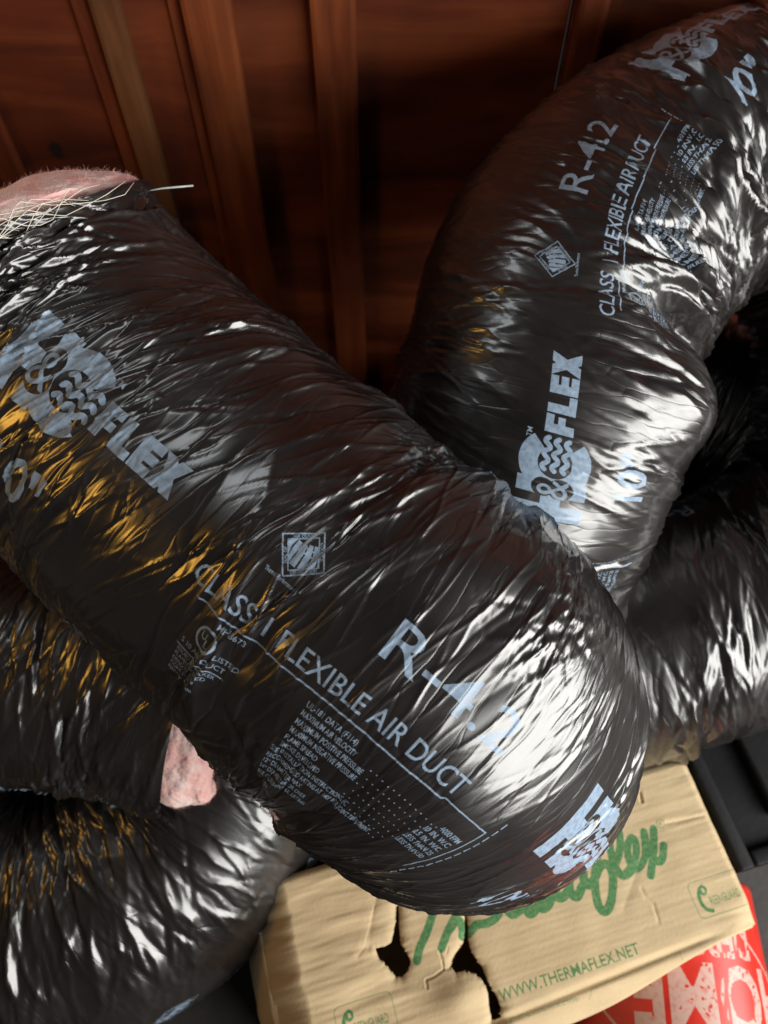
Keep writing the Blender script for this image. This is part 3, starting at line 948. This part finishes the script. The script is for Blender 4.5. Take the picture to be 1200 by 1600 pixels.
def box_print():
    c = Canvas(-.70, -.10, .72, .32, .0005)
    def tr(pts, ox, oy, sc=4.0):
        return [bx(ox + x / sc, oy + y / sc) for x, y in pts]
    r = .0049
    o1 = (780, 1260)
    for pts, k in [([(595, 112), (606, 200), (612, 330), (600, 440), (606, 540), (625, 622), (662, 656), (700, 600), (714, 450), (690, 372), (640, 366), (590, 465), (555, 490), (528, 440)], 1.08),
                   ([(690, 374), (735, 340), (758, 250), (748, 150), (712, 102), (688, 150), (695, 250), (715, 340), (750, 412), (790, 430), (845, 385)], 1.0),
                   ([(750, 412), (790, 425), (850, 330), (858, 240), (832, 195), (806, 240), (812, 330), (850, 385), (890, 365), (915, 290), (906, 160)], .95),
                   ([(906, 160), (925, 250), (950, 300)], 1.0), ([(965, 140), (966, 260), (950, 430)], 1.0), ([(950, 300), (985, 340), (1018, 330), (1026, 245)], 1.0),
                   ([(528, 450), (522, 360), (490, 316), (452, 360), (440, 470), (450, 540), (490, 562), (520, 500)], 1.1),
                   ([(440, 520), (400, 565), (365, 560), (352, 480), (375, 400)], 1.1), ([(352, 470), (320, 590), (280, 635), (262, 600), (330, 420)], 1.15),
                   ([(262, 590), (215, 660), (185, 665), (180, 610), (240, 430)], 1.1), ([(180, 610), (110, 665), (70, 670), (20, 600)], 1.0)]:
        c.stroke(tr(pts, *o1), r * k)
    o2 = (560, 1400)
    for pts in ([(365, 405), (385, 320), (430, 220), (470, 90), (510, -60)], [(380, -30), (520, -70), (700, -120)], [(520, 325), (555, 230), (610, 120), (650, -20)],
                [(560, 220), (620, 150), (648, 190), (650, 250)], [(690, 235), (740, 180), (800, 170), (850, 145), (880, 110)], [(560, 60), (600, 80)]):
        c.stroke(tr(pts, *o2), r * 1.0)
    rc = bx(780 + 1008 / 4, 1260 + 108 / 4)
    c.circle(rc, .0050, .0012, .85); c.text("R", rc[0], rc[1] - .0024, .0050, align='c', val=.85)
    u0, u1 = bx(783, 1567), bx(1002, 1491)
    c.text("WWW.THERMAFLEX.NET", u0[0], u0[1] + .001, .0118, ang=math.atan2(u1[1] - u0[1], u1[0] - u0[0]), bold=.012, width=math.hypot(u1[0] - u0[0], u1[1] - u0[1]), val=.95)
    # certification mark, right and (partly seen) left
    for (qx, qy) in ((1096, 1437), (533, 1640)):
        p = bx(qx, qy)
        def q(x, y): return (p[0] + x, p[1] + y)
        rr = []
        for cx, cy, a0 in ((.062, .034, 0), (.006, .034, 90), (.006, .006, 180), (.062, .006, 270)):
            rr += [q(cx + .006 * math.cos(math.radians(a0 + t)), cy + .006 * math.sin(math.radians(a0 + t))) for t in (0, 30, 60, 90)]
        c.stroke(rr, .00055, .7, smooth=False, closed=True)
        c.stroke([q(.013, .031), q(.009, .024), q(.0085, .015), q(.012, .008), q(.018, .005)], .0022)
        c.stroke([q(.013, .031), q(.017, .033), q(.020, .029), q(.017, .0245), q(.0135, .026), q(.014, .030)], .0017)
        c.stroke([q(.0155, .030), q(.018, .027)], .0008, 0)
        c.text("REENGUARD", p[0] + .0195, p[1] + .0105, .0095, width=.040, bold=.012, val=.85)
        c.text("INDOOR AIR QUALITY", p[0] + .024, p[1] + .0245, .0026, width=.034, val=.5)
    # instruction panel frame on the front lip
    i0, i1 = bx(925, 1545), bx(1064, 1487)
    c.stroke([bx(922, 1562), i0, i1, bx(1068, 1500)], .00045, .6, smooth=False)
    c.stroke([bx(800, 1605), bx(798, 1592), bx(900, 1558), bx(902, 1566)], .00045, .6, smooth=False)
    j0, j1 = bx(806, 1594), bx(896, 1567)
    c.text("INSTALLATION INSTRUCTIONS", j0[0], j0[1], .0036, ang=math.atan2(j1[1] - j0[1], j1[0] - j0[0]), width=.078, val=.75)
    return c.image("box_print"), c


BOX_IMG, BC = box_print()


def card_mat():
    m, nt, b = new_mat("kraft_cardboard")
    L = nt.links.new
    uv = N(nt, "ShaderNodeUVMap", uv_map="film")
    mp = N(nt, "ShaderNodeMapping"); mp.inputs["Scale"].default_value = (1 / BC.w, 1 / BC.h, 1)
    mp.inputs["Location"].default_value = (-BC.x0 / BC.w, -BC.y0 / BC.h, 0)
    L(uv.outputs[0], mp.inputs[0])
    im = N(nt, "ShaderNodeTexImage", image=BOX_IMG, extension='CLIP'); L(mp.outputs[0], im.inputs[0])
    st = N(nt, "ShaderNodeMapping"); st.inputs["Scale"].default_value = (14, 130, 1); L(uv.outputs[0], st.inputs[0])
    n = N(nt, "ShaderNodeTexNoise"); n.inputs["Scale"].default_value = 1; n.inputs["Detail"].default_value = 6; L(st.outputs[0], n.inputs["Vector"])
    r = ramp(nt, [(.25, (.475, .358, .208)), (.75, (.545, .418, .252))], n.outputs[0])
    n2 = N(nt, "ShaderNodeTexNoise"); n2.inputs["Scale"].default_value = 18; n2.inputs["Detail"].default_value = 5; L(uv.outputs[0], n2.inputs["Vector"])
    r2 = ramp(nt, [(.3, (.80, .80, .80)), (.6, (1, 1, 1))], n2.outputs[0])
    mu = N(nt, "ShaderNodeMix", data_type='RGBA', blend_type='MULTIPLY'); mu.inputs["Factor"].default_value = .6
    L(r.outputs[0], mu.inputs["A"]); L(r2.outputs[0], mu.inputs["B"])
    n3 = N(nt, "ShaderNodeTexNoise"); n3.inputs["Scale"].default_value = 260; n3.inputs["Detail"].default_value = 3; L(uv.outputs[0], n3.inputs["Vector"])
    w = ramp(nt, [(.3, (.72, .72, .72)), (.6, (.97, .97, .97))], n3.outputs[0])
    f = N(nt, "ShaderNodeMath", operation='MULTIPLY'); L(im.outputs[0], f.inputs[0]); L(w.outputs[0], f.inputs[1])
    mx = N(nt, "ShaderNodeMix", data_type='RGBA'); L(f.outputs[0], mx.inputs["Factor"])
    L(mu.outputs["Result"], mx.inputs["A"]); mx.inputs["B"].default_value = (.030, .165, .055, 1)
    L(mx.outputs["Result"], b.inputs["Base Color"])
    b.inputs["Roughness"].default_value = .82; b.inputs["Specular IOR Level"].default_value = .25
    wv = N(nt, "ShaderNodeTexWave", wave_type='BANDS', bands_direction='Y'); wv.inputs["Scale"].default_value = 42; wv.inputs["Distortion"].default_value = .6
    L(uv.outputs[0], wv.inputs["Vector"])
    ad = N(nt, "ShaderNodeMath", operation='MULTIPLY_ADD'); L(wv.outputs["Fac"], ad.inputs[0]); ad.inputs[1].default_value = .25; L(n3.outputs[0], ad.inputs[2])
    bp = N(nt, "ShaderNodeBump"); bp.inputs["Distance"].default_value = .0006; bp.inputs["Strength"].default_value = .6
    L(ad.outputs[0], bp.inputs["Height"]); L(bp.outputs[0], b.inputs["Normal"])
    return m


M_CARD = card_mat()
box_t = thing("cardboard_box", "torn brown cardboard box with green script lettering under the bent front duct", "box", tuple(bw(-.27, .09, FLOOR_Z)))


def seg_d(A, Bc, pts):
    """distance field to a polyline, and position along it"""
    d = np.full(A.shape, 9.0)
    for p, q in zip(pts[:-1], pts[1:]):
        p = np.array(p); q = np.array(q); v = q - p; L2 = max(1e-12, v @ v)
        t = np.clip(((A - p[0]) * v[0] + (Bc - p[1]) * v[1]) / L2, 0, 1)
        d = np.minimum(d, np.hypot(A - p[0] - t * v[0], Bc - p[1] - t * v[1]))
    return d


def inside(A, Bc, pts):
    ins = np.zeros(A.shape, bool)
    n = len(pts)
    for k in range(n):
        ax, ay = pts[k]; bx_, by = pts[(k + 1) % n]
        if ay == by: continue
        c = (Bc >= min(ay, by)) & (Bc < max(ay, by))
        ins ^= c & (A < ax + (Bc - ay) * (bx_ - ax) / (by - ay))
    return ins


def front_b(a):
    t = np.clip(-a / .26, 0, 1)
    return -.010 - .033 * t * t * (3 - 2 * t)


def box_top():
    na, nb = 500, 210
    a = np.linspace(-.585, AR, na); t = np.linspace(0, 1, nb)
    A = np.repeat(a[:, None], nb, 1)
    fb = front_b(a)[:, None]
    Bv = fb + (BB - fb) * t[None, :]
    # tears: outlines traced round the two holes; the grid is pulled onto them so the card ends in a clean edge
    o2 = (560, 1400)
    def tr(pts): return [bx(o2[0] + x / 4, o2[1] + y / 4) for x, y in pts]
    def rough_edge(pts, sd):
        q = []
        r_ = np.random.default_rng(sd)
        for k in range(len(pts)):
            p0 = np.array(pts[k]); p1 = np.array(pts[(k + 1) % len(pts)])
            m = max(1, int(np.linalg.norm(p1 - p0) / .0025))
            for t in range(m): q.append(tuple(p0 + (p1 - p0) * t / m + r_.normal(0, .00035, 2)))
        return q
    h1 = rough_edge(tr([(105, 325), (160, 318), (205, 292), (218, 235), (230, 170), (238, 60), (252, 60), (255, 180), (262, 260), (268, 305), (295, 340), (325, 410), (312, 470), (270, 505), (235, 505), (180, 440), (125, 385)]), 1)
    h2 = rough_edge(tr([(575, 440), (600, 370), (640, 315), (658, 290), (664, 240), (668, 120), (682, 120), (684, 240), (692, 300), (720, 370), (770, 440), (805, 520), (830, 575), (870, 640), (892, 700), (890, 760), (835, 785), (822, 700), (812, 610), (775, 525), (720, 482), (650, 468), (610, 482)]), 2)
    hole = inside(A, Bv, h1) | inside(A, Bv, h2)
    cell = (a[1] - a[0])
    snapped = np.zeros(A.shape, bool)
    for h in (h1, h2):
        dd = seg_d(A, Bv, h + h[:1])
        hh_ = np.array(h); v = np.roll(hh_, -1, 0) - hh_
        for i_, j_ in zip(*np.nonzero(dd < .52 * cell)):
            p = np.array([A[i_, j_], Bv[i_, j_]])
            t = np.clip(((p - hh_) * v).sum(1) / np.maximum((v * v).sum(1), 1e-12), 0, 1)
            c_ = hh_ + t[:, None] * v
            A[i_, j_], Bv[i_, j_] = c_[((c_ - p) ** 2).sum(1).argmin()]
            snapped[i_, j_] = True
    z = np.full(A.shape, BZ)
    # dents across the flutes, strongest by the left ridge and the right edge
    lft = np.exp(-((A + .50) / .10) ** 2); rgt = np.exp(-((A + .0) / .07) ** 2)
    fl_ = fbm(Bv / .016 + .25 * fbm(A / .05, Bv / .05, 3, 2), A / .16, 41, 3)
    z += (.0006 + .0034 * lft + .0014 * rgt) * fl_
    z += .004 * fbm(A / .12, Bv / .10, 8, 3)
    # left ridge: rolls over into the side
    roll = np.clip((-.543 + .006 * fbm(Bv / .02, A * 0, 5, 2) - A) / .042, 0, 1)
    z -= .040 * roll ** 1.5
    # right and back edges rounded
    z -= .004 * np.clip((A + .008) / .008, 0, 1) ** 2
    z -= .004 * np.clip((Bv - BB + .008) / .008, 0, 1) ** 2
    # crushed corner front right
    z -= .010 * np.exp(-((A / .018) ** 2 + ((Bv + .005) / .016) ** 2))
    # pressed groove along the front fold, and lip that falls to the front
    gb = -.004 - .046 * np.clip(-A, 0, .6)
    gm = np.clip((.42 + A) / .06, 0, 1) * np.clip((-.03 - A) / .05, 0, 1)
    z -= .0050 * np.exp(-((Bv - gb) / .0042) ** 2) * gm
    lip = np.clip((gb + .002 - Bv) / .03, 0, 1.5)
    z -= .012 * lip ** 1.4
    for h, am in ((h1, .006), (h2, .008)):
        d = seg_d(A, Bv, h + h[:1])
        z -= am * np.exp(-(d / .005)) * (1 - .7 * np.clip(fbm(A / .02, Bv / .02, 12, 2) + .5, 0, 1))
    # the puffed flap below the second tear and the cracks round it
    fc = tr([(640, 640)])[0]
    z += .011 * np.exp(-(((A - fc[0]) / .030) ** 2 + ((Bv - fc[1]) / .022) ** 2))
    for pts, am, w in ((tr([(505, 345), (525, 400), (532, 460), (470, 505), (420, 525), (430, 575)]), .0020, .0009), (tr([(532, 460), (575, 450)]), .0020, .0009),
                       (tr([(0, 370), (35, 330), (65, 330)]), .0012, .003), (tr([(40, 325), (75, 180), (100, 60)]), .0005, .0010), (tr([(560, 320), (550, 360)]), .0008, .0012),
                       ([bx(1003, 1388), bx(1010, 1402), bx(1022, 1412), bx(1030, 1440)], .0009, .0016), ([bx(1000, 1238), bx(1003, 1252)], .003, .0014),
                       ([bx(1040, 1287), bx(1100, 1274)], .0014, .0018), ([bx(560, 1300), bx(590, 1390), bx(575, 1480)], .0010, .004),
                       ([bx(975, 1420), bx(1000, 1350)], .001, .006)):
        d = seg_d(A, Bv, pts)
        z -= am * np.exp(-(d / w) ** 1.3); z += am * .12 * np.exp(-((d - 2.6 * w) / (1.4 * w)) ** 2)
    V = B0[None, None, :] + A[..., None] * E1 + Bv[..., None] * E2
    V[..., 2] = z
    idx = np.arange(na * nb).reshape(na, nb)
    Q = np.stack([idx[:-1, :-1], idx[1:, :-1], idx[1:, 1:], idx[:-1, 1:]], -1).reshape(-1, 4)
    TR = np.concatenate([Q[:, [0, 1, 2]], Q[:, [0, 2, 3]]])
    hf, sf = hole.ravel(), snapped.ravel()
    cenA = A.ravel()[TR].mean(1); cenB = Bv.ravel()[TR].mean(1)
    near = hf[TR].any(1) | sf[TR].any(1)
    kill = np.zeros(len(TR), bool)
    kill[near] = inside(cenA[near], cenB[near], h1) | inside(cenA[near], cenB[near], h2)
    return V, TR[~kill], np.stack([A, Bv], -1).reshape(-1, 2)


TV, TQ, TUV = box_top()
top = link("top_panel", np_mesh("top_panel", TV.reshape(-1, 3), TQ, TUV), M_CARD, box_t)
sm = top.modifiers.new("thickness", 'SOLIDIFY'); sm.thickness = .0035; sm.offset = -1


def skirt(name, edge, drop, seed, segs=26):
    """side panel hanging from an edge of the top, following it; drop(k,t)->(outward vec)"""
    edge = np.asarray(edge); n = len(edge)
    t = np.linspace(0, 1, segs)
    V = np.zeros((n, segs, 3)); UVs = np.zeros((n, segs, 2))
    for k, tt in enumerate(t):
        V[:, k] = edge + drop(tt)
        V[:, k, 2] = edge[:, 2] * (1 - tt) + (FLOOR_Z + .003) * tt
        UVs[:, k, 0] = np.linspace(0, .5, n) + seed * 10; UVs[:, k, 1] = tt * .3 + 5
    u = np.linspace(0, 12, n)
    out = .004 * fbm(u[:, None] + 0 * t[None], t[None] * 5 + 0 * u[:, None], seed, 3)
    cd = np.cross(edge[-1] - edge[0], [0, 0, 1.0]); cd /= np.linalg.norm(cd)
    V += (out * np.sin(np.pi * t)[None] ** .5)[..., None] * cd
    idx = np.arange(n * segs).reshape(n, segs)
    Q = np.stack([idx[:-1, :-1], idx[1:, :-1], idx[1:, 1:], idx[:-1, 1:]], -1).reshape(-1, 4)
    o = link(name, np_mesh(name, V.reshape(-1, 3), Q, UVs.reshape(-1, 2)), M_CARD, box_t)
    s_ = o.modifiers.new("thickness", 'SOLIDIFY'); s_.thickness = .0035; s_.offset = 0
    return o


skirt("side_panel", TV[::8, 0] + np.array([0, 0, -.002]), lambda t: -E2 * .002 * math.sin(t * 3.1) + E2 * .03 * t, 1)
skirt("side_panel", TV[::-8, -1] + np.array([0, 0, -.002]), lambda t: E2 * .008 * math.sin(t * 3.1), 2)
skirt("side_panel", TV[-1, ::6] + np.array([0, 0, -.002]), lambda t: E1 * .006 * math.sin(t * 3.1), 3)
skirt("side_panel", TV[0, ::-6] + np.array([0, 0, -.001]), lambda t: -E1 * (.045 * math.sin(min(1, t * 2.2) * 1.57) - .03 * t), 4)
lo = [bw(-.58, -.03, FLOOR_Z + .004), bw(-.006, -.03, FLOOR_Z + .004), bw(-.006, .188, FLOOR_Z + .004), bw(-.58, .188, FLOOR_Z + .004)]
link("bottom_panel", np_mesh("bottom_panel", lo, [(0, 1, 2, 3)], np.array([(4, 4), (4.5, 4), (4.5, 4.2), (4, 4.2)]), False), M_CARD, box_t)

# ------------------------------------------------------------------ red bucket lying in front of the box
BR, BLn = .130, .33
bc = ray_plane_z(1098, 1530, .095)
b_ax = np.array([-.08, -1.0, .03]); b_ax /= np.linalg.norm(b_ax)        # base -> rim
b_base = np.array([bc[0] + .005, bc[1] + .115, FLOOR_Z + BR + .002])
bucket_t = thing("plastic_bucket", "orange red plastic bucket with worn white stencil lettering, lying beside the cardboard box", "bucket", (b_base[0], b_base[1] - .15, FLOOR_Z))


def bucket_print():
    c = Canvas(-.20, 0, .40, .34, .0006)
    # upright on the bucket: x round the wall, y from base to rim
    rs = random.Random(2)
    y0 = .062
    c.text("HOME", -.031, .104, .066, bold=.03, width=.235, align='c')
    c.text("DEPOT", -.021, .058, .034, bold=.03, width=.125, align='c')
    c.text("THE", -.05, .175, .024, bold=.03, width=.075, align='c')
    # stencil bridges
    for x in (-.0325,):
        c.stroke([(x, .09), (x, .17)], .0022, 0)
    for x in (-.089, ):
        c.stroke([(x, .09), (x, .128)], .0001, 0)
    c.stroke([(-.040, .095), (-.022, .168)], .0026, 0)
    c.stroke([(-.067, .048), (-.060, .088)], .0016, 0); c.stroke([(.030, .048), (.030, .088)], .0016, 0)
    # the tilted square frame round the words
    c.stroke([(0, .012), (.165, .135), (0, .26), (-.165, .135)], .0016, smooth=False, closed=True)
    for k in range(170):
        x, y = rs.uniform(-.13, .13), rs.gauss(.12, .03)
        if rs.random() < .7: x = rs.gauss(-.05, .03)
        r = rs.uniform(.0004, .0016)
        c.stroke([(x, y), (x + rs.uniform(-.003, .003), y + rs.uniform(-.003, .003))], r, 0)
    return c.image("bucket_print"), c


BK_IMG, BKC = bucket_print()


def bucket_mat():
    m, nt, b = new_mat("orange_red_plastic")
    L = nt.links.new
    uv = N(nt, "ShaderNodeUVMap", uv_map="film")
    mp = N(nt, "ShaderNodeMapping"); mp.inputs["Scale"].default_value = (1 / BKC.w, 1 / BKC.h, 1)
    mp.inputs["Location"].default_value = (-BKC.x0 / BKC.w, -BKC.y0 / BKC.h, 0)
    L(uv.outputs[0], mp.inputs[0])
    im = N(nt, "ShaderNodeTexImage", image=BK_IMG, extension='CLIP'); L(mp.outputs[0], im.inputs[0])
    n = N(nt, "ShaderNodeTexNoise"); n.inputs["Scale"].default_value = 40; n.inputs["Detail"].default_value = 5; L(uv.outputs[0], n.inputs["Vector"])
    r = ramp(nt, [(.3, (.42, .014, .007)), (.7, (.54, .022, .010))], n.outputs[0])
    n2 = N(nt, "ShaderNodeTexNoise"); n2.inputs["Scale"].default_value = 150; n2.inputs["Detail"].default_value = 4; L(uv.outputs[0], n2.inputs["Vector"])
    w = ramp(nt, [(.28, (.45, .45, .45)), (.5, (.9, .9, .9))], n2.outputs[0])
    f = N(nt, "ShaderNodeMath", operation='MULTIPLY'); L(im.outputs[0], f.inputs[0]); L(w.outputs[0], f.inputs[1])
    mx = N(nt, "ShaderNodeMix", data_type='RGBA'); L(f.outputs[0], mx.inputs["Factor"]); L(r.outputs[0], mx.inputs["A"]); mx.inputs["B"].default_value = (.50, .36, .31, 1)
    L(mx.outputs["Result"], b.inputs["Base Color"])
    b.inputs["Roughness"].default_value = .38
    return m


def bucket():
    e1 = np.cross(b_ax, [0, 0, 1.0]); e1 /= np.linalg.norm(e1)
    up = np.cross(e1, b_ax)
    prof = [(0.004, .0), (0.002, .9 * BR * .9), (.0, BR * .89), (.003, BR * .915), (.008, BR * .925), (.06, BR * .945), (.12, BR * .965), (.18, BR * .98), (.235, BR * .995)]
    rim = [(.235, BR), (.235, BR * 1.045), (.240, BR * 1.055), (.246, BR * 1.045), (.249, BR * 1.01), (.275, BR * 1.015), (.278, BR * 1.05), (.284, BR * 1.055), (.289, BR * 1.04), (.315, BR * 1.04), (.320, BR * 1.07), (.328, BR * 1.07), (BLn, BR * 1.04), (.326, BR * 1.0), (.24, BR * .97), (.05, BR * .90), (.01, BR * .85), (.0085, 0)]
    nth = 96
    th = np.linspace(0, 2 * math.pi, nth + 1) - math.pi
    M = bucket_mat()
    for nm, pr in (("bucket_wall", prof), ("rim", rim)):
        V, U = [], []
        for q, r in pr:
            for a in th:
                V.append(b_base + b_ax * q + r * (math.cos(a) * up + math.sin(a) * e1))
                U.append((a * BR, q))
        n = nth + 1
        idx = np.arange(len(pr) * n).reshape(len(pr), n)
        Q = np.stack([idx[:-1, :-1], idx[1:, :-1], idx[1:, 1:], idx[:-1, 1:]], -1).reshape(-1, 4)
        if nm == "rim": U = [(u + 5, v) for u, v in U]
        link(nm, np_mesh(nm, V, Q, np.array(U)), M, bucket_t)
    # wire handle swung down against the wall of the bucket
    pts = []
    for a in np.linspace(-90, 90, 40):
        ar = math.radians(a)
        pts.append(b_base + b_ax * (.26 - .0 * abs(a)) + 1.085 * BR * (math.sin(ar) * e1) - up * 1.085 * BR * math.cos(ar) * .98)
    pts = [p if p[2] > FLOOR_Z + .003 else np.array([p[0], p[1], FLOOR_Z + .003]) for p in pts]
    bm_obj("handle", tube_bm(pts, .0018, 8), simple("steel_wire", (.5, .5, .5), .35, metal=1.0), bucket_t, True)


bucket()

# ------------------------------------------------------------------ black tote at the right, behind the bucket
M_TOTE = simple("black_tote_plastic", (.004, .004, .005), .6, (30, .3), (140, .0006), spec=.2)
tote_t = thing("storage_tote", "black plastic tote with ridged lid, standing between the cardboard box and the coiled duct", "tote", tuple(bw(.22, .16, FLOOR_Z)))


def prism(name, a0, a1, b0, b1, z0, z1, bev=.004, parent=tote_t, mat=M_TOTE, taper=0):
    bm = bmesh.new()
    c = [(a0, b0), (a1, b0), (a1, b1), (a0, b1)]
    lo_ = [bm.verts.new(bw(a + (taper if a == a0 else -taper), b + (taper if b == b0 else -taper), z0)) for a, b in c]
    hi_ = [bm.verts.new(bw(a, b, z1)) for a, b in c]
    bm.faces.new(lo_[::-1]); bm.faces.new(hi_)
    for k in range(4): bm.faces.new((lo_[k], lo_[(k + 1) % 4], hi_[(k + 1) % 4], hi_[k]))
    if bev: bmesh.ops.bevel(bm, geom=list(bm.edges), offset=bev, segments=3, affect='EDGES', profile=.5)
    return bm_obj(name, bm, mat, parent, True)


TA0, TA1, TB0, TB1 = .030, .50, .045, .36
prism("tote_body", TA0 + .012, TA1 - .012, TB0 + .012, TB1 - .012, FLOOR_Z + .001, .070, .006, taper=.02)
lid = prism("lid", TA0 + .004, TA1 - .004, TB0 + .004, TB1 - .004, .0705, .084, .004)
prism("lid_rim", TA0, TA0 + .022, TB0, TB1, .058, .098, .005, parent=lid)
prism("lid_rim", TA0 + .0225, TA1, TB0, TB0 + .022, .058, .098, .005, parent=lid)
prism("lid_rim", TA0 + .0225, TA1, TB1 - .022, TB1, .058, .098, .005, parent=lid)
prism("raised_panel", TA0 + .075, TA1 - .05, TB0 + .05, TB1 - .05, .0845, .108, .006, parent=lid)
